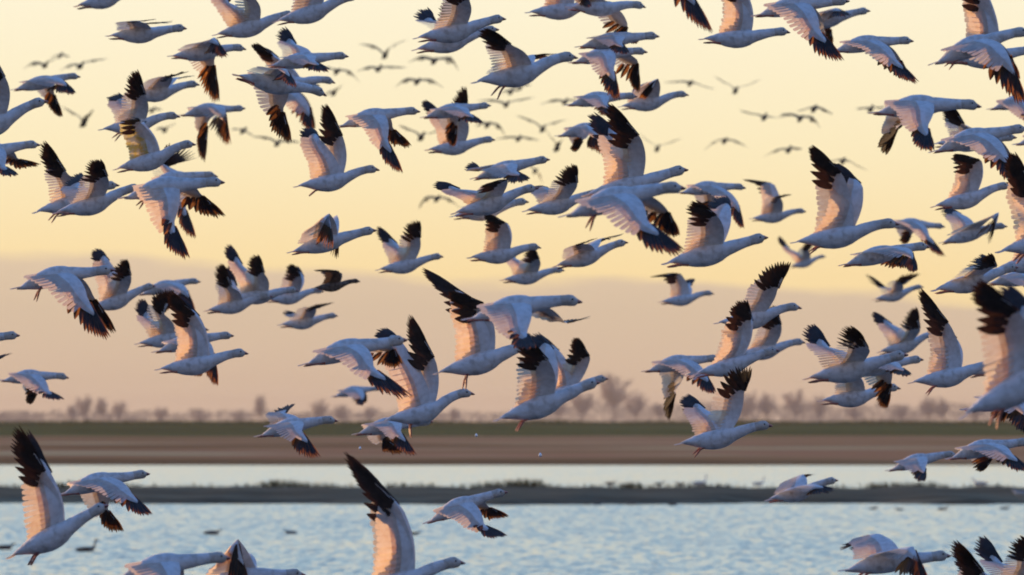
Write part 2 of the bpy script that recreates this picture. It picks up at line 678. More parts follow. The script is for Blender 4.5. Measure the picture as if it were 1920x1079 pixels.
# the strip beyond the mud bar is sheltered and calmer
calm = mth(t, 'MULTIPLY_ADD', so.outputs[1], -1 / 160, 420 / 160, clamp=True)
amp = mth(t, 'MULTIPLY_ADD', calm, .085, .075)
gx = mth(t, 'MULTIPLY', mth(t, 'SUBTRACT', sp.outputs[0], .5), .35)
gy = mth(t, 'ADD', mth(t, 'MULTIPLY', mth(t, 'SUBTRACT', sp.outputs[1], .5), 3.4), mth(t, 'MULTIPLY', mth(t, 'SUBTRACT', n2.outputs[0], .5), .5))
gy = mth(t, 'MULTIPLY', mth(t, 'MAXIMUM', mth(t, 'ADD', gy, .42), .03), mth(t, 'MULTIPLY', amp, -1))
cb = t.nodes.new('ShaderNodeCombineXYZ')
t.links.new(gx, cb.inputs[0])
t.links.new(gy, cb.inputs[1])
cb.inputs[2].default_value = 1
vn = t.nodes.new('ShaderNodeVectorMath')
vn.operation = 'NORMALIZE'
t.links.new(cb.outputs[0], vn.inputs[0])
p = t.nodes.new('ShaderNodeBsdfPrincipled')
p.inputs['Base Color'].default_value = (.05, .09, .11, 1)
p.inputs['Roughness'].default_value = .12
p.inputs['IOR'].default_value = 1.33
t.links.new(vn.outputs[0], p.inputs['Normal'])
t.links.new(p.outputs[0], out.inputs[0])

M['ground'] = solid('dry_marsh_earth', [(.36, (.30, .13, .05)), (.48, (.52, .25, .10)), (.56, (.60, .24, .11)), (.66, (.72, .50, .22))], scale=1.0, rough=.95, spec=0, mscale=(.012, .010, .05))
M['mud'] = solid('wet_dark_mud', [(.36, (.075, .068, .045)), (.5, (.13, .12, .08)), (.64, (.24, .21, .13))], scale=1.0, rough=1, spec=0, mscale=(.12, .5, .5))
M['grassbank'] = solid('green_levee_turf', [(.35, (.036, .055, .012)), (.5, (.06, .10, .018)), (.66, (.12, .135, .035))], scale=1.0, rough=.95, spec=0, mscale=(.012, .06, .2))
M['reed'] = solid('dark_green_sedge', [(.3, (.02, .03, .012)), (.6, (.045, .055, .02)), (.8, (.09, .08, .04))], scale=1.0, rough=.9, spec=0)
M['bark'] = solid('bare_tree_bark', [(.3, (.26, .19, .15)), (.7, (.40, .30, .24))], scale=2.0, rough=.95, spec=.1)
M['twig'] = solid('fine_reddish_twigs', [(.3, (.40, .29, .22)), (.7, (.58, .44, .35))], scale=.6, rough=.95, spec=.1)

# ground sheet out to the horizon
g = MB()
g.grid([[Vector((-3500, -500, -1.2)), Vector((3500, -500, -1.2))], [Vector((-3500, 7000, -1.2)), Vector((3500, 7000, -1.2))]])
tag(g.build('ground', [M['ground']]), kind='structure')
# lake
FARSHORE = ydist(866, .25)
g = MB()
rows = []
for iy in range(31):
    yy = -300 + (FARSHORE + 60 + 300) * iy / 30
    rows.append([Vector((-900 + 60 * ix, yy, 0)) for ix in range(31)])
g.grid(rows)
tag(g.build('water', [M['water']]), kind='structure')
# brown marsh beyond the lake: low shelf with an uneven shore
g = MB()
rows = []
ys = [FARSHORE - 6, FARSHORE, FARSHORE + 4, FARSHORE + 25, FARSHORE + 80, 800, 950, 1150, 1350, 1700]
for k, yy in enumerate(ys):
    r_ = []
    for ix in range(121):
        x = -900 + 15 * ix
        z = (-.4, .10, .25, .32, .30, .34, .38, .42, .45, .5)[k]
        if k > 1:
            z += .10 * fbm(x * .02, yy * .02)
        dy = 9 * fbm(x * .012, 3.1) if k < 5 else 0
        r_.append(Vector((x, yy + dy, z)))
    rows.append(r_)
g.grid(rows)
tag(g.build('marsh_land', [M['ground']]), kind='structure')
# green levee that closes the marsh
LD = 1330.0
g = MB()
rows = []
for k, (dy, z) in enumerate([(0, .3), (22, 1.3), (48, 2.5), (58, 2.85), (66, 2.9), (80, 1.5), (100, .3)]):
    rows.append([Vector((-1200 + 20 * ix, LD + dy + 5 * fbm(ix * .23, 9.7) - (150 * max(0, fbm(ix * .45, 3.3) + .25) if k == 0 else 0), z + (.16 * fbm(ix * .31, 1.7 + k * .1) if k else 0))) for ix in range(121)])
g.grid(rows)
tag(g.build('levee_bank', [M['grassbank']]), kind='structure')
# dark mud bar across the lake
g = MB()
rows = []
Y0, Y1 = ydist(945), ydist(914, .25)
prof = [(0, -.15), (.04, .12), (.10, .22), (.5, .30), (.85, .30), (.96, .20), (1, -.15)]
for k, (a, z) in enumerate(prof):
    r_ = []
    for ix in range(181):
        x = -90 + ix * 1.0
        w0 = 9 * fbm(x * .06, 4.4) + 4.5 * fbm(x * .45, 2.2) - x * .10
        w1 = 10 * fbm(x * .04, 7.7)
        yy = (Y0 + w0) * (1 - a) + (Y1 + w1) * a
        r_.append(Vector((x, yy, z + (.11 * fbm(x * .6, yy * .2) if 0 < k < 6 else 0))))
    rows.append(r_)
g.grid(rows)
tag(g.build('mud_bank', [M['mud']]), kind='structure')


def blade(g, p, h, w, lean, mat=0):
    d = Vector((math.cos(lean), math.sin(lean), 0))
    q = Vector((1, 0, 0)) if abs(d.y) > .5 else Vector((.7, .7, 0))
    b = len(g.v)
    g.v += [p - q * w, p + q * w, p + d * (h * .18) + Vector((0, 0, h * .6)) + q * (w * .7), p + d * (h * .5) + Vector((0, 0, h))]
    g.f.append((b, b + 1, b + 2, b + 3))
    g.m.append(mat)


rg = random.Random(5)
g = MB()
for i in range(9000):
    x = rg.uniform(-42, 42)
    cl = noise.noise(Vector((x * .45, 1.3, 0)))
    if cl < rg.uniform(-.45, .35):
        continue
    a = rg.choice((.84, .88, .93)) + rg.uniform(-.03, .03)
    yy = Y0 * (1 - a) + (Y1 + 10 * fbm(x * .04, 7.7)) * a
    blade(g, Vector((x, yy, .18)), rg.uniform(.10, .34) * (1 + max(0, cl) * 1.2), rg.uniform(.012, .03), rg.uniform(0, 6.28))
tag(g.build('bank_grass', [M['reed']], smooth=False), 'dark green grass and sedge along the top of the mud bar', 'grass', kind='stuff')
g = MB()
for i in range(9000):
    x = rg.uniform(-130, 130)
    yy = LD + rg.uniform(30, 70)
    blade(g, Vector((x, yy, 2.4)), rg.uniform(.3, .95) * (1 + .6 * noise.noise(Vector((x * .08, 0, 0)))), rg.uniform(.08, .22), rg.uniform(0, 6.28))
tag(g.build('levee_grass', [M['grassbank']], smooth=False), 'rough green grass growing along the crest of the far levee', 'grass', kind='stuff')


def tree(px, h, w, D, label, seed):
    """bare winter tree: tapering trunk, forking limbs, haze of fine twigs"""
    rr = random.Random(seed)
    base = at(px, 785, D)
    base.z = .3
    root = bpy.data.objects.new('bare_tree', None)
    col.objects.link(root)
    root.location = base
    tag(root, label, 'tree', 'bare trees behind the levee')
    tg, cg = MB(), MB()

    def limb(g, a, b, r0, r1):
        d = (b - a).normalized()
        s1 = d.orthogonal().normalized()
        s2 = d.cross(s1)
        g.grid([[p + (s1 * math.cos(q) + s2 * math.sin(q)) * r for q in [math.pi * 2 * j / 5 for j in range(5)]] for p, r in ((a, r0), (a.lerp(b, .5) + s1 * (r0 * .6), (r0 + r1) / 2), (b, r1))], 0, closed=True)
    fork = h * rr.uniform(.25, .38)
    limb(tg, Vector((0, 0, -.5)), Vector((rr.uniform(-.3, .3), 0, fork)), h * .03, h * .02)
    tips = []
    for k in range(12):
        a = rr.uniform(0, 6.28)
        rad = w * .5 * rr.uniform(.25, 1)
        e = Vector((math.cos(a) * rad, math.sin(a) * rad, fork + (h - fork) * rr.uniform(.30, 1.0) * (1 - .35 * (rad / (w * .5)) ** 2)))
        s0 = Vector((0, 0, fork * rr.uniform(.7, 1)))
        limb(tg, s0, e, h * .012, h * .004)
        for q in range(44):
            k2 = rr.uniform(.15, 1.08)
            tips.append(s0.lerp(e, k2))
    for q in range(240):
        v = Vector((rr.gauss(0, 1), rr.gauss(0, 1), rr.gauss(0, 1))).normalized() * rr.random() ** .45
        lump = .8 + .45 * noise.noise(v * 2.2 + Vector((seed, 0, 0)))
        tips.append(Vector((v.x * w * .5 * lump, v.y * w * .5 * lump, h * .60 + v.z * h * .38 * lump)))
    for p0 in tips:
        for q in range(3):
            d = Vector((rr.gauss(0, 1), rr.gauss(0, 1), rr.gauss(.5, .8))).normalized()
            ln = h * rr.uniform(.05, .14)
            wv = d.orthogonal().normalized() * (h * .0055)
            e = p0 + d * ln
            b = len(cg.v)
            cg.v += [p0 - wv, p0 + wv, e + wv * .3, e - wv * .3]
            cg.f.append((b, b + 1, b + 2, b + 3))
            cg.m.append(0)
    tg.build('trunk', [M['bark']], root)
    cg.build('crown', [M['twig']], root, smooth=False)


# photo column, height in photo px above the horizon, width px, distance, label
TREES = [
    (136, 30, 26, 1700, 'small bare tree, first of the cluster behind the levee at the west end'),
    (158, 46, 34, 1750, 'tallest bare tree of the cluster below the small flying goose at the west end'),
    (190, 42, 22, 1720, 'slender upright bare tree beside the tallest of the western cluster'),
    (225, 38, 40, 1650, 'broad round bare tree closing the western cluster'),
    (303, 26, 34, 1500, 'low squarish bare tree standing alone between the western clusters'),
    (372, 22, 56, 1480, 'wide low bare thicket tree left of the tall narrow one'),
    (450, 20, 44, 1480, 'low bare tree at the foot of the narrow spindly one'),
    (488, 44, 28, 1900, 'tall narrow spindly bare tree left of the banking goose'),
    (598, 36, 46, 1600, 'bare tree behind the head of the banking goose'),
    (640, 30, 42, 1600, 'bare tree just past the head of the banking goose'),
    (694, 28, 36, 1600, 'bare tree half hidden by the goose that drops its legs'),
    (852, 24, 30, 1500, 'low bush-like bare tree under the long neck of a goose'),
    (1048, 40, 54, 1700, 'bare tree with a pale crown at the near side of the tall central group'),
    (1092, 56, 60, 1750, 'broad bare tree beside the tallest one of the central group'),
    (1150, 86, 66, 1900, 'tallest bare tree on the skyline, in the centre group'),
    (1192, 58, 46, 1850, 'bare tree with a boxy crown past the tallest one'),
    (1236, 30, 30, 1700, 'small bare tree behind the hanging wing tip'),
    (1396, 54, 58, 1650, 'broad bare tree just above the head of the low goose'),
    (1440, 50, 50, 1650, 'rounded bare tree next to the broad one past the low goose'),
    (1492, 56, 62, 1680, 'wide bare tree in the middle of the eastern row'),
    (1536, 46, 40, 1650, 'bare tree under the tail of a white goose in the eastern row'),
    (1602, 30, 34, 1550, 'small rounded bare tree below the paired geese'),
    (1690, 30, 40, 1550, 'low bare tree beside the hanging black wing tip'),
    (1742, 46, 42, 1650, 'round bare tree between the two eastern goose clusters'),
    (1768, 40, 28, 1650, 'slim bare tree touching the round one to its west'),
    (1828, 26, 34, 1550, 'last low bare tree before the big blurred goose'),
    (1880, 28, 46, 1550, 'bare tree behind the big blurred goose at the east edge'),
]
for i, (px, hp, wp, D, lb) in enumerate(TREES):
    D = D * 2.4
    tree(px, CAMZ - .3 + hp * D / FPX, wp * D / FPX, D, lb, 40 + i)
# low scrub joining the trees along the skyline
g = MB()
for i in range(22000):
    px = rg.uniform(-80, 2000)
    dens = .25 + .75 * max(0, noise.noise(Vector((px * .012, 5.5, 0)))) + (.5 if px > 1000 else .15)
    if rg.random() > dens:
        continue
    D = rg.uniform(3200, 3700)
    p0 = at(px, 785, D)
    hh = (24 if px > 980 else 13) * D / FPX * (.6 + .9 * abs(noise.noise(Vector((px * .03, 2.5, 0)))) + .3)
    p0.z = CAMZ - .6 + rg.uniform(-.3, 1) * hh
    d = Vector((rg.gauss(0, 1), 0, rg.gauss(.4, .8))).normalized() * rg.uniform(1.0, 2.2)
    wv = Vector((d.z, 0, -d.x)) * .07
    b = len(g.v)
    g.v += [p0 - wv, p0 + wv, p0 + d + wv * .3, p0 + d - wv * .3]
    g.f.append((b, b + 1, b + 2, b + 3))
    g.m.append(0)
tag(g.build('scrub_undergrowth', [M['twig']], smooth=False), 'low leafless scrub joining the trees behind the levee', 'scrub', kind='stuff')

# evening haze over the marsh
mh, t, out = new_mat('pale_evening_haze')
pv = t.nodes.new('ShaderNodeVolumePrincipled')
pv.inputs['Color'].default_value = (1.0, .84, .66, 1)
pv.inputs['Density'].default_value = 0.00010
pv.inputs['Anisotropy'].default_value = 0.0
t.links.new(pv.outputs[0], out.inputs['Volume'])
g = MB()
x0, x1, y0, y1, z0, z1 = -3600, 3600, -600, 7200, -2.4, 22
vs = [Vector((x, y, z)) for z in (z0, z1) for y in (y0, y1) for x in (x0, x1)]
g.v = vs
g.f = [(0, 2, 3, 1), (4, 5, 7, 6), (0, 1, 5, 4), (2, 6, 7, 3), (0, 4, 6, 2), (1, 3, 7, 5)]
g.m = [0] * 6
tag(g.build('haze', [mh], smooth=False), 'pale evening haze over the lake and marsh', 'haze', kind='stuff')

# ------------------------------------------------------------------ the flock, read off the photograph:
# label, tail tip, bill tip, near wing (wrist, tip), far wing (wrist, tip), options
GEESE = [
 # top band
 ("goose cut by the upper edge, first from the west, belly and tail only", (138,13), (272,-22), (215,-45,185,-110), None, {}),
 ("goose gliding with wings edge-on and black tips over its own neck", (198,68), (352,54), (262,44,300,46), (258,43,321,42), {'nf':1}),
 ("goose with tan far wing hanging straight down, below the top western pair", (314,107), (461,91), (405,72,432,114), (398,112,408,194), {}),
 ("large goose at the west edge, only its neck, breast and pale wing in view", (-95,262), (90,189), (18,155,-35,62), (-10,150,-70,70), {}),
 ("goose with arched blue wings beside the large one cut by the west edge", (20,171), (152,144), (122,152,150,181), (98,172,112,222), {}),
 ("goose raising broad white wings with two black tips, above the yellow-tinged one", (184,244), (337,218), (276,184,262,134), (236,192,215,172), {'ft':12}),
 ("goose half hidden behind raised black wing tips, feather tips over its neck", (232,182), (374,158), (325,146,360,140), None, {}),
 ("goose with both wings pressed down like a tent, west of the banking pair", (334,219), (461,203), (425,208,434,276), (388,228,381,306), {}),
 ("goose under the black-tipped raised wings, its raised wing tinted yellow", (212,319), (369,271), (264,230,262,222), None, {'d':1.0,'nf':.5,'down':0}),
 ("goose cut by the west edge with folded drooping wing tips", (-85,312), (76,271), (14,312,44,334), (28,296,70,311), {}),
 ("goose with the tallest fan of black feathers in the overlapping western pair", (60,400), (222,346), (130,328,88,264), (152,345,142,322), {'d':1.03,'ft':10}),
 ("goose with a broad grey wing fringed black, in front of the tall fanned one", (98,401), (268,352), (207,336,196,300), (150,352,146,326), {}),
 ("big goose with open black-fringed wing swept down, its tail over the western pair", (221,376), (422,341), (328,418,358,489), (372,362,418,408), {'ft':20}),
 ("goose whose dark wing shows above and below the big fringed one", (262,352), (408,330), (348,388,368,450), (300,316,366,296), {'d':1.06}),
 ("large goose at the top with wings cut by the frame, first of two overlapping", (398,67), (556,28), (482,2,468,-66), (428,6,440,-60), {}),
 ("large goose at the top leading the overlapping two, head leaving the frame", (512,42), (674,-6), (600,-42,588,-118), None, {}),
 ("goose with one black-tipped wing upright behind a blue-backed goose", (498,126), (654,105), (592,116,624,140), (556,84,531,48), {}),
 ("blue-backed goose with tan wing and ragged black tip hanging down", (436,140), (612,178), (540,132,560,172), (528,202,541,268), {'y':.2}),
 ("goose whose head shows just above the blue-backed one with hanging ragged wing", (480,150), (629,155), (515,108,481,82), None, {'d':1.05}),
 ("goose mostly hidden, its white and black wing hanging right of the ragged one", (484,192), (600,160), (580,200,588,251), None, {'d':1.08}),
 ("goose flying low with wing straight up under the big blue-backed one", (550,351), (712,318), (645,262,612,192), (600,262,583,236), {'ft':8}),
 ("big goose with orange-lit blue wing sweeping down over a lower goose", (628,241), (788,208), (727,262,756,329), (735,238,771,276), {}),
 ("lone goose with folded wing and loose black feathers hanging by its belly", (538,476), (706,431), (618,400,630,468), (630,402,634,488), {}),
 ("small goose with two black-tipped wings in a V, east of the lone folded one", (704,507), (832,481), (789,450,788,415), (748,460,708,424), {}),
 ("goose with small black fan behind a raised pale wing at the top", (774,73), (949,34), (882,8,862,-52), (818,42,800,11), {}),
 ("goose tucked directly beneath the one with the small black fan", (772,95), (936,54), (866,44,846,0), None, {'d':1.05}),
 ("goose with spread dark wing tip and feet trailing, wing swept back", (883,156), (1084,106), (962,88,914,57), (1000,100,1052,99), {'ft':28,'nf':.3}),
 ("goose behind a hanging black wing tip, its long neck pointing east", (1078,91), (1237,67), (1165,82,1178,108), (1186,60,1200,80), {'d':1.04}),
 ("goose cut by the upper edge with black-tipped tan wing hanging down", (1060,14), (1212,12), (1098,-10,1108,20), (1178,44,1168,90), {}),
 ("goose at the upper edge trailing a pointed tail, west of the hanging wing", (984,24), (1142,6), (1070,-46,1050,-110), None, {'d':1.03}),
 ("goose above the frame with only its rust-streaked black wing fan showing", (1118,-66), (1338,-84), (1290,-22,1334,68), (1300,-150,1330,-190), {}),
 ("goose with two rust-streaked wings hanging side by side", (1066,121), (1214,98), (1150,130,1160,194), (1196,112,1200,176), {}),
 ("goose with one small crooked wing, just east of the rust-streaked pair of wings", (1158,201), (1292,178), (1233,148,1212,188), (1226,150,1212,176), {'nf':.2}),
 ("goose with blue back under the rust-streaked wings, tail pointing west", (1058,200), (1196,180), (1138,196,1152,222), None, {}),
 ("largest blue goose in the middle crowd with long fringed wing sweeping down", (1048,412), (1286,352), (1212,415,1282,480), (1252,392,1278,448), {'ft':40,'L':.76}),
 ("goose behind the largest blue one, tall wing raised with a black end", (1090,368), (1291,317), (1202,262,1142,194), (1170,262,1112,208), {'d':1.05}),
 ("goose with small rounded wing tip, west of the tall raised wing", (1040,258), (1168,238), (1112,242,1150,296), (1094,262,1080,286), {}),
 ("blue goose with wings bowed down to a tan and black tip, mid sky", (788,223), (921,197), (882,214,908,236), (856,230,852,277), {}),
 ("goose beneath the bowed blue one, its black wing tips standing above it", (796,282), (929,262), (877,226,874,164), (832,216,796,186), {'d':1.03}),
 ("small plump blue goose with near wing drooping east, below the middle sky pair", (882,338), (1031,299), (968,322,996,342), (905,322,884,304), {}),
 ("goose with a black-ended wing reaching west and one folded over its back", (845,402), (1010,352), (952,338,918,346), (866,356,820,338), {'nf':.2}),
 ("goose nearly hidden under the one with wings out west and folded", (843,407), (992,378), (905,385,900,392), None, {'d':1.05}),
 ("goose with one upright wing tipped by a dark spot, flying alone below a crossing pair", (875,484), (1015,464), (950,420,914,402), None, {}),
 ("goose with comb-like black feathers along its raised wing, at the big blue tail", (979,397), (1128,362), (1082,348,1080,311), (1030,352,1000,348), {}),
 ("slim goose with black feather tips along its back, below the large fringed wing", (1036,501), (1178,454), (1092,458,1120,450), (1128,448,1172,442), {'nf':1}),
 ("small goose with raised wings just behind the slim one's tail", (937,526), (1059,507), (1012,488,1000,466), (968,486,950,456), {}),
 ("big blue goose crossing in front with a black wing thrown up to the west", (866,604), (1092,565), (988,622,1004,656), (1060,606,1110,600), {'L':.76}),
 ("big goose underneath the crossing blue one, red feet trailing", (812,702), (1014,640), (912,572,846,545), (892,566,790,502), {'ft':62,'d':1.04}),
 ("goose with glowing orange wing and long black fringe sweeping down", (560,690), (764,636), (702,688,774,746), (735,652,753,692), {}),
 ("goose climbing with one tall black fan raised, neck stretched east", (712,792), (890,738), (818,680,770,588), (752,640,720,614), {'ft':70,'sag':1.6}),
 ("goose below the climbing one with orange and black wings hanging", (660,818), (812,790), (752,808,782,856), (722,822,758,855), {}),
 ("goose with white wing raised behind a shorter one, red feet tucked, above the tall trees", (924,790), (1126,716), (1030,678,992,640), (1040,660,1008,624), {'ft':22,'nf':.2}),
 ("goose overlapping the one above the tall trees, two black tips up", (1000,752), (1141,710), (1107,672,1082,630), (1052,662,1012,626), {'d':1.04}),
 ("goose with pointed grey wing hanging straight down near the tall trees", (1203,700), (1352,672), (1322,700,1340,740), (1268,732,1253,790), {}),
 ("goose over the brown marsh with wide black comb-like wing raised", (1265,834), (1448,797), (1394,738,1407,688), (1326,770,1292,742), {'ft':16}),
 ("goose with fringed wing raised beneath the one with dangling red feet", (1296,704), (1462,656), (1408,604,1398,560), None, {}),
 ("goose pointing its dark bill east behind the fringed raised wing", (1372,668), (1511,642), (1464,612,1450,572), None, {'d':1.05}),
 ("goose with one high black fan and dangling red feet", (1338,607), (1503,577), (1455,545,1478,494), None, {'ft':55,'sag':1.5}),
 ("small goose with bent wing to the west, alone below the crowded middle", (1234,567), (1339,551), (1276,513,1216,520), (1296,538,1305,523), {'nf':.4}),
 ("goose with crossed pale wings, bill pointing into open sky mid east", (1240,496), (1441,444), (1345,408,1300,378), (1372,394,1366,364), {}),
 ("goose with orange-tinted tented wings behind the crossed pale wings", (1268,364), (1400,352), (1384,380,1392,432), (1346,388,1335,418), {'d':1.03}),
 ("small goose with one long bent wing, west of the tallest pair of raised wings", (1404,411), (1512,397), (1462,372,1482,366), (1452,346,1392,337), {}),
 ("white goose with the tallest pair of straight raised black-tipped wings", (1482,456), (1686,420), (1580,330,1520,272), (1618,350,1572,302), {'ft':8}),
 ("small goose under the tail of the one with tallest raised wings", (1478,501), (1549,481), (1516,470,1528,452), (1482,468,1461,442), {}),
 ("goose with long blue back and ragged brown wing tip pointing down", (1573,501), (1745,462), (1706,470,1714,514), (1690,480,1722,500), {}),
 ("goose with short orange and black wings, crossing over the ragged brown tip", (1658,426), (1773,425), (1740,442,1768,484), (1712,440,1704,460), {'d':1.04}),
 ("tiny goose with thin wings in a V above the eastern cloud edge", (1635,563), (1732,538), (1690,536,1723,514), (1668,542,1626,513), {}),
 ("goose with a drooping all-black near wing at the east side", (1760,458), (1890,424), (1872,398,1856,460), (1808,402,1780,388), {}),
 ("big goose with orange-lit wing and black fringe, near the east edge", (1742,290), (1928,240), (1884,288,1896,348), (1898,286,1912,320), {}),
 ("goose hidden behind the big orange-lit one except a raised black fan", (1746,270), (1905,258), (1806,238,1774,198), None, {'d':1.06}),
 ("goose with one broad upright wing, under the orange-lit big goose", (1745,389), (1898,348), (1840,302,1786,290), None, {'ft':0}),
 ("bright blue goose with two dark wing tips hanging wide apart", (1628,216), (1838,200), (1734,238,1740,293), (1686,236,1664,290), {}),
 ("big goose at the upper east corner with orange and black fringed wing", (1742,126), (1936,58), (1886,104,1922,204), (1898,96,1925,150), {'ft':10,'L':.76}),
 ("goose behind the corner one with a tall pale wing leaving the frame", (1770,112), (1950,94), (1850,-8,1790,-48), None, {'d':1.05}),
 ("small goose at the east edge showing only a dark tail", (1850,208), (1985,184), (1935,222,1948,240), None, {}),
 ("goose with orange-lit wing and widely spread black finger feathers, east of the top centre", (1552,100), (1714,76), (1678,112,1718,162), (1690,108,1712,150), {}),
 ("goose at the top with black comb wing pointing to the one with spread finger feathers", (1408,34), (1592,2), (1534,58,1578,122), (1548,58,1570,98), {}),
 ("goose behind the comb-winged one, black wing over its neck", (1490,48), (1632,20), (1566,18,1592,36), (1560,50,1566,84), {'d':1.05}),
 ("goose with upright pale wing cut by the top edge, bill over the comb wing", (1310,74), (1482,60), (1398,-12,1352,-66), None, {}),
 ("huge blurred goose leaving the east edge with a black wing raised", (1796,786), (2042,632), (1912,590,1826,522), (1958,600,1900,530), {'ft':18,'L':.80,'d':.95}),
 ("goose with one tall wing straight up, bill reaching the huge blurred one", (1702,719), (1876,680), (1782,612,1724,540), (1800,640,1760,590), {'ft':15}),
 ("goose with a jagged row of black feather tips along its back", (1505,712), (1702,664), (1625,655,1600,616), (1560,655,1530,608), {'nf':.2}),
 ("goose flying behind the jagged-backed one with raised dark tip", (1643,662), (1762,626), (1722,620,1714,576), (1676,610,1641,585), {'d':1.02}),
 ("goose below the jagged-backed one, no wing tips in view", (1532,753), (1690,728), (1602,700,1592,664), None, {'d':1.04}),
 ("goose with a tan black-ended wing hanging between two others at the east", (1578,702), (1734,674), (1688,688,1704,706), (1676,716,1670,772), {'d':1.03}),
 ("small goose over the far water with a short folded wing, by the east edge", (1660,886), (1795,852), (1732,874,1728,902), None, {}),
 ("blue goose with brown wings spread down over the pale far water", (1772,864), (1936,828), (1894,850,1924,884), (1866,860,1852,892), {}),
 ("small goose skimming above the mud bar at the east, wings half folded", (1434,939), (1572,900), (1530,908,1566,918), (1508,892,1535,896), {}),
 ("goose low over the water with grey wings bent, near the lower east corner", (1572,1074), (1785,1042), (1708,1022,1736,1096), (1652,1004,1590,1042), {'ft':15}),
 ("goose below the frame with one brown speckled wing rising", (1760,1152), (1956,1108), (1846,1078,1789,1012), None, {}),
 ("goose below the frame with spread finger feathers raised, last by the corner", (1828,1112), (2020,1064), (1938,1044,1912,998), (1886,1062,1852,1008), {}),
 ("big goose in front of the water with one tall wing raised, bottom centre", (652,1112), (872,1055), (748,952), None, {}),
 ("goose descending over the water with bent blue wings", (794,985), (952,922), (908,982,952,1004), (915,952,956,976), {'ft':0}),
 ("big goose at the bottom with only its blue back in view", (205,1092), (432,1046), (330,1110,350,1190), None, {}),
 ("goose behind the big blue back with an orange-lit bent wing", (362,1104), (572,1078), (446,1008,476,1122), (462,1040,500,1130), {'nf':1,'down':1}),
 ("big goose rising from the water at the lower west corner, pink feet trailing", (12,1048), (206,945), (92,892,38,795), None, {'ft':14}),
 ("goose with golden-lit wing and ragged tips over the mud bar", (106,932), (280,888), (250,925,292,967), (198,955,226,1004), {}),
 ("goose entering from the west edge, only its head and neck in view", (-128,654), (39,628), (-30,690,14,668), None, {}),
 ("small goose by the west edge with two thin wings hanging", (-4,716), (131,708), (96,732,128,750), (68,736,50,763), {}),
 ("big goose with orange-lit fringed wing swept down and feet dangling, before the cloud bank", (20,546), (215,505), (168,560), None, {'ft':50}),
 ("goose with two raised black-tipped wings behind the big fringed one", (160,582), (292,535), (249,520,243,486), (206,492,182,464), {}),
 ("blue goose with hooded drooping wing east of the raised-tip pair", (256,556), (377,528), (352,540,370,586), (335,548,310,585), {}),
 ("goose with a white and black wing behind the dark tangle of feathers", (252,646), (392,618), (310,590,330,545), (286,602,266,560), {}),
 ("goose with one broad white wing straight up and a dark brown tip below it", (290,694), (466,662), (370,595,322,545), None, {}),
 ("goose behind the broad upright wing, its pink bill just showing", (285,664), (438,629), (402,655,412,726), (380,668,372,712), {'d':1.05}),
 ("goose at the low end of the chain of four, wing tipped dark", (382,584), (512,556), (438,540,422,494), None, {}),
 ("goose second in the chain of four with two tall black tips", (425,560), (560,545), (498,515,488,478), (456,500,429,457), {'d':1.02}),
 ("goose third in the chain of four, ahead of the brown duck's tail", (494,563), (607,547), (566,520,550,495), None, {}),
 ("small goose alone with wings slanted forward, below the brown duck", (520,610), (634,592), (594,580,630,568), (560,592,534,583), {'nf':1}),
 ("goose banking over the levee with lavender wing up and brown wing down", (477,822), (634,788), (568,806,605,860), (532,778,550,760), {}),
 ("small dark-winged goose under the long black-fringed wing", (620,746), (716,728), (684,742,682,762), None, {}),
 ("goose at the east edge with dark raised wing over a pale body", (1866,474), (2062,420), (1936,352,1898,282), None, {'L':.78,'ft':12}),
 ("goose with dark feather tuft over its shoulders, in the eastern knot", (1745,546), (1912,500), (1866,502,1850,476), None, {}),
 ("blue goose at the east edge inside the knot, back only", (1846,534), (1995,512), (1930,528,1970,545), None, {'d':1.03}),
 ("pale goose at the east edge above the blue back in the knot", (1862,505), (2025,470), (1960,430,1935,380), None, {'d':1.05}),
 ("goose at the east edge with rust-lit fan hanging over the levee", (1800,772), (1998,742), (1916,755,1926,816), (1900,750,1892,800), {'d':1.04}),
 ("goose tucked before the huge blurred one with orange and black hooked wing", (1812,706), (1950,664), (1868,668,1880,690), (1886,694,1872,726), {}),
]
GEESE.append(("goose at the east edge, only its tail tip showing under the corner geese", (1898,274), (2042,250), (1990,292,2004,320), None, {}))
fix = {(652, 1112): (748, 952, 642, 842), (20, 546): (168, 560, 212, 638)}
for (lb, tl, bl, nr, fr, op) in GEESE:
    if nr is not None and len(nr) == 2:
        nr = fix[tl]
    bird('snow_goose', lb, 'goose', 'snow geese flying in the flock', tl, bl, nr, fr, op,
         dict(GOOSE, vane=M['yellow'], tail=M['vane']) if 'tinted yellow' in lb else GOOSE, ft=op.get('ft', 0))

bird('duck', 'brown duck with pale breast at the head of a chain of geese', 'duck', None,
     (584, 541), (676, 528), (636, 508, 588, 508), (640, 512, 600, 512), {'L': .52, 'nf': .2, 'D': 76}, DUCK)

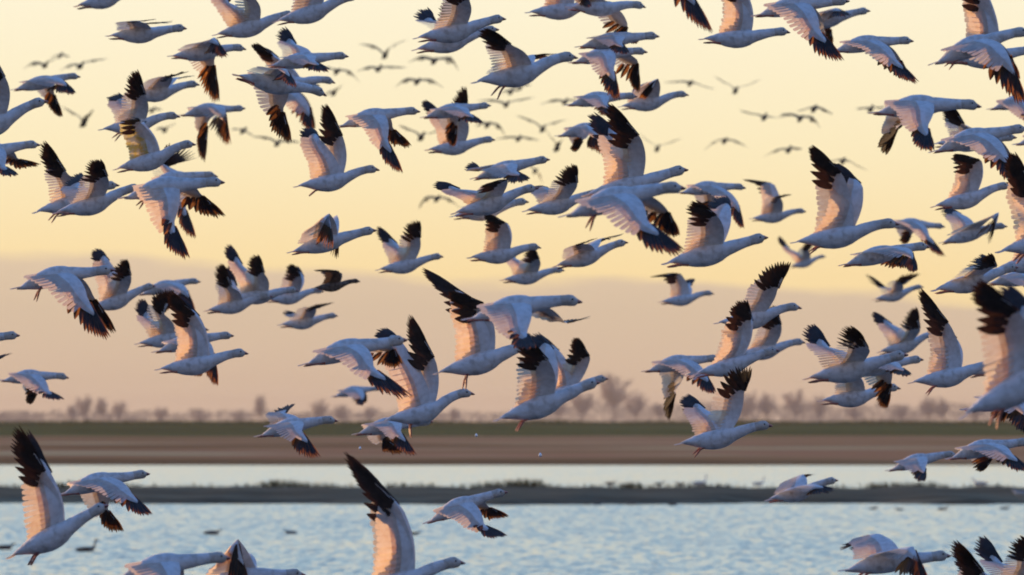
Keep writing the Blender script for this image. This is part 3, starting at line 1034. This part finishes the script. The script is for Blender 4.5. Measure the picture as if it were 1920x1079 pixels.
# far birds: body, wings towards the two sides (wrist, tip)
FAR = [
 ("far dark bird with arched wings above the tented western goose", 84,121, (62,115,42,131), (98,114,108,108)),
 ("far dark bird with one thin raised wing, above the west blue goose", 150,122, (130,120,112,132), (172,112,204,110)),
 ("far dark bird, a short smudge above the two small western birds", 112,104, (102,105,94,110), (122,103,131,107)),
 ("far dark bird with steep wings below the folded blue goose", 156,230, (138,212,112,198), (168,218,176,206)),
 ("far dark speck of a bird beside the black-tipped raised wings", 285,206, (276,204,264,209), (294,203,304,206)),
 ("far dark bird seen over the yellow-tinged goose's neck", 309,243, (302,238,294,240), (318,236,330,232)),
 ("far dark bird just past the hanging black wing tips", 456,246, (447,242,436,240), (464,248,474,254)),
 ("far dark bird with long level wings below that ragged hanging wing", 520,268, (498,256,468,256), (540,262,566,268)),
 ("far dark bird in a deep V in open sky, west of the top centre", 722,103, (700,84,668,82), (736,84,764,74)),
 ("far dark bird with drooping wings under the tucked goose pair", 815,115, (790,104,765,118), (845,106,862,138)),
 ("far dark bird with thin level wings under the deep V one", 710,128, (690,124,668,135), (735,124,772,128)),
 ("far dark bird with even arched wings in open sky", 783,154, (762,146,740,165), (808,148,832,166)),
 ("far dark bird arched beside the leading neck of a goose pair", 632,135, (622,128,612,124), (655,132,676,158)),
 ("far dark bird, a dot beneath the arched one", 626,173, (618,170,608,180), (634,168,642,160)),
 ("far dark bird with wings half raised near the bowed blue goose", 790,256, (768,242,748,234), (806,250,824,244)),
 ("far dark dot of a bird under the dangling-feet goose", 958,171, (950,168,942,172), (966,168,974,170)),
 ("far dark bird just west of the leading dot under the dangling feet", 976,163, (968,159,960,162), (986,158,996,160)),
 ("far dark bird with wings spread level in the busy centre sky", 950,195, (922,186,886,190), (976,186,1012,180)),
 ("far dark bird whose wing slopes to the blue-backed goose's tail", 1060,190, (1038,186,1010,198), (1074,187,1090,188)),
 ("far dark bird in a wide V in the centre sky", 1018,241, (994,224,960,214), (1036,230,1072,222)),
 ("far dark bird with one bent wing over the plump blue goose", 915,235, (904,228,894,236), (934,232,952,264)),
 ("far dark bird with level wings over the plump blue goose", 973,260, (952,256,928,262), (992,258,1012,264)),
 ("far dark bird low beside the bent black wing", 1045,276, (1036,262,1022,240), (1050,268,1056,262)),
 ("far dark bird, wing only, between the plump goose and the comb wing", 1004,322, (1000,314,992,308), (1010,330,1018,346)),
 ("far dark bird with arched wings, alone west of the black reaching wing", 820,374, (800,368,780,402), (842,372,872,400)),
 ("far dark bird with level wings, first past the rust-streaked wings", 1295,157, (1270,152,1238,156), (1316,160,1342,168)),
 ("far dark bird in a wide V in open sky, east of centre", 1380,169, (1360,154,1338,142), (1402,160,1436,144)),
 ("far dark bird joined wing to wing with its neighbour", 1434,219, (1412,213,1386,206), (1456,221,1482,214)),
 ("far dark bird with one drooping wing tip, middle of the three", 1502,223, (1484,212,1464,214), (1524,218,1538,240)),
 ("far dark bird with shallow arched wings, highest of the three", 1528,205, (1516,203,1500,207), (1544,203,1562,216)),
 ("far dark bird in a V beside the raised black-ended wing", 1233,278, (1218,266,1198,250), (1254,268,1292,254)),
 ("far dark bird with shallow tented wings in open sky", 1360,265, (1342,264,1318,286), (1382,264,1404,278)),
 ("far dark bird with one long low wing, west of the tallest wings", 1480,280, (1458,280,1430,297), (1492,277,1504,280)),
 ("faint far bird behind the tallest raised wings", 1582,303, (1566,301,1546,304), (1604,308,1630,322)),
 ("far dark bird at the tail of the bright blue goose", 1634,204, (1624,201,1610,203), (1646,201,1662,201)),
]
for i, (lb, x, yy, wl, wr) in enumerate(FAR):
    rr = random.Random(900 + i)
    span = max(abs(wl[2] - x), abs(wr[2] - x))
    D = 215 + rr.uniform(-15, 40) + (40 if span < 22 else 0)
    ln = .78 * FPX / D                       # body seen nearly end-on, flying away to the east
    yv = .93
    half = ln * math.sqrt(1 - yv * yv) / 2
    # near wing = the bird's right wing, to the east when it flies away
    bird('distant_bird', lb, 'bird', 'dark birds far behind the geese', (x - half * .6, yy + half * .8), (x + half * .6, yy - half * .8), wr, wl,
         {'y': yv, 'L': .78, 'D': D, 'nf': .35, 'ff': .35, 'roll': 0}, FARB)

# ------------------------------------------------------------------ birds afloat and ashore, and drops of water


def resting(name, label, cat, px, py, z, size, mats, neck, facing=1, legs=False):
    D = (CAMZ - z) * FPX / (py - 785.5)
    base = at(px, py, D)
    base.z = z
    root = bpy.data.objects.new(name, None)
    col.objects.link(root)
    root.location = base
    tag(root, label, cat, 'birds resting on the lake and mud bar')
    L = size
    X_ = Vector((facing, .25, 0)).normalized()
    Yv = Vector((-X_.y, X_.x, 0))
    Zv = Vector((0, 0, 1))
    lift = .16 * L if legs else -.02 * L
    path = [(-.5, .10, .012, .02), (-.4, .09, .06, .05), (-.2, .08, .13, .10), (.05, .08, .15, .12), (.25, .11, .11, .10), (.33, .19, .055, .06),
            (.37, .19 + neck * .4, .038, .04), (.38, .19 + neck * .8, .035, .036), (.40, .20 + neck, .045, .05), (.45, .20 + neck, .035, .04), (.50, .19 + neck, .018, .018)]
    g = MB()
    rows = []
    for i, (a, h, w, r_) in enumerate(path):
        c = X_ * (a * L) + Zv * (h * L + lift)
        if i == 0:
            tn = Vector((1, 0, .0))
        else:
            tn = Vector((a - path[i - 1][0], 0, h - path[i - 1][1]))
        tn = (X_ * tn.x + Zv * tn.z).normalized()
        nv = Yv.cross(tn).normalized()
        rows.append([c + Yv * (math.cos(q) * w * L) + nv * (math.sin(q) * r_ * L) for q in [math.pi * 2 * j / 10 for j in range(10)]])
    g.grid(rows, 0, closed=True)
    g.cap(rows[0])
    g.cap(rows[-1])
    g.build('body', [mats['body']], root)
    g = MB()
    c = X_ * (.49 * L) + Zv * ((.19 + neck) * L + lift)
    g.grid([[c + X_ * (a * L) + Yv * (math.cos(q) * w * L) + Zv * (math.sin(q) * w * L) for q in [math.pi * 2 * j / 6 for j in range(6)]] for a, w in ((0, .018), (.06, .012), (.11, .003))], 0, closed=True)
    g.build('bill', [mats['bill']], root)
    for sg in (-1, 1):
        g = MB()
        rows = []
        for a, h, w, r_ in [(.2, .12, .02, .05), (.05, .14, .03, .07), (-.2, .14, .025, .05), (-.45, .13, .012, .015)]:
            c = X_ * (a * L) + Zv * (h * L + lift) + Yv * (sg * .125 * L * (1 if a > -.4 else .3))
            rows.append([c + Yv * (math.cos(q) * w * L) + Zv * (math.sin(q) * r_ * L) for q in [math.pi * 2 * j / 8 for j in range(8)]])
        g.grid(rows, 0, closed=True)
        g.build('wing', [mats['covert'], mats['prim']], root)
        if legs:
            g = MB()
            g.grid([[X_ * (.02 * L) + Yv * (sg * .05 * L) + Vector((math.cos(q) * .012 * L, math.sin(q) * .012 * L, zz)) for q in [math.pi * 2 * j / 5 for j in range(5)]] for zz in (-.02, lift + .02 * L)], 0, closed=True)
            g.build('leg', [mats['leg']], root)


RB = [
 ("dark duck with upright neck afloat below the golden-lit goose", 'duck', 162,1034,0,.62,DUCK,.30,1,False),
 ("dark duck afloat at the west edge beside the pink-footed goose", 'duck', 8,1030,0,.60,DUCK,.06,1,False),
 ("low dark duck afloat between the golden goose and the tall-winged one", 'duck', 398,1002,0,.58,DUCK,.04,1,False),
 ("small dark duck afloat just west of the tall-winged goose", 'duck', 545,1001,0,.45,DUCK,.05,-1,False),
 ("small dark duck afloat between the tall wing and the descending goose", 'duck', 776,1003,0,.45,DUCK,.05,1,False),
 ("pale goose standing on the mud bar with head up, most distinct of the row", 'goose', 1312,914,.30,.78,GOOSE,.34,1,True),
 ("pale goose standing on the mud bar, nearest the small skimming goose", 'goose', 1422,914,.30,.66,GOOSE,.34,1,True),
 ("white goose standing on the bar under the goose with spread wings", 'goose', 1838,915,.30,.80,GOOSE,.16,-1,True),
 ("white goose on the mud bar at the east edge", 'goose', 1912,932,.26,.66,GOOSE,.10,-1,True),
 ("dark duck crouching on the mud bar, first of the eastern row", 'duck', 1144,913,.30,.62,DUCK,.06,1,True),
 ("dark duck standing by the short reeds in the middle of the mud bar row", 'duck', 1236,913,.30,.55,DUCK,.14,1,True),
 ("brown duck close beside the most distinct pale goose on the bar", 'duck', 1276,913,.30,.52,DUCK,.05,-1,True),
 ("dark duck afloat at the mud bar, first of the pair below", 'duck', 1120,947,0,.44,DUCK,.04,1,False),
 ("dark duck at the near edge of the mud bar below the pale goose", 'duck', 1182,947,0,.44,DUCK,.05,-1,False),
 ("dark duck at the near edge of the bar east of the lower pair", 'duck', 1262,948,0,.44,DUCK,.04,1,False),
 ("dark duck afloat under the bar, west of the bent grey wings", 'duck', 1638,955,0,.40,DUCK,.05,1,False),
 ("dark duck afloat under the bar above the bent grey wings", 'duck', 1686,957,0,.38,DUCK,.05,-1,False),
 ("dark duck afloat under the bar between the corner fans and bent wings", 'duck', 1768,956,0,.46,DUCK,.05,1,False),
 ("dark duck afloat under the bar nearest the east edge", 'duck', 1884,955,0,.44,DUCK,.05,1,False),
]
for (lb, ct, px, py, z, sz, mt, nk, fc, lg) in RB:
    resting('resting_goose' if ct == 'goose' else 'resting_duck', lb, ct, px, py, z, sz, mt, nk, fc, lg)

mw, t, out = new_mat('clear_water_drop')
p = t.nodes.new('ShaderNodeBsdfPrincipled')
p.inputs['Base Color'].default_value = (.9, .93, .95, 1)
p.inputs['Roughness'].default_value = .08
p.inputs['Metallic'].default_value = .4
t.links.new(p.outputs[0], out.inputs[0])
for (lb, px, py, r_) in [("bright falling water drop against the green levee", 893,817,.011), ("bright falling water drop just above the far waterline", 1013,854,.013),
                         ("bright falling water drop near the raised wing tip over the marsh", 675,841,.010)]:
    c = at(px, py, 56)
    g = MB()
    rows = []
    for i in range(7):
        a = math.pi * i / 6
        rr_ = math.sin(a) * r_ * (1 if a > 1.5 else .8)
        rows.append([Vector((math.cos(q) * rr_, math.sin(q) * rr_, math.cos(a) * r_ * (1.5 if a < 1.57 else 1))) + c for q in [math.pi * 2 * j / 8 for j in range(8)]])
    g.grid(rows, 0, closed=True)
    tag(g.build('water_drop', [mw], loc=c), lb, 'water drop', 'drops falling from the flock')
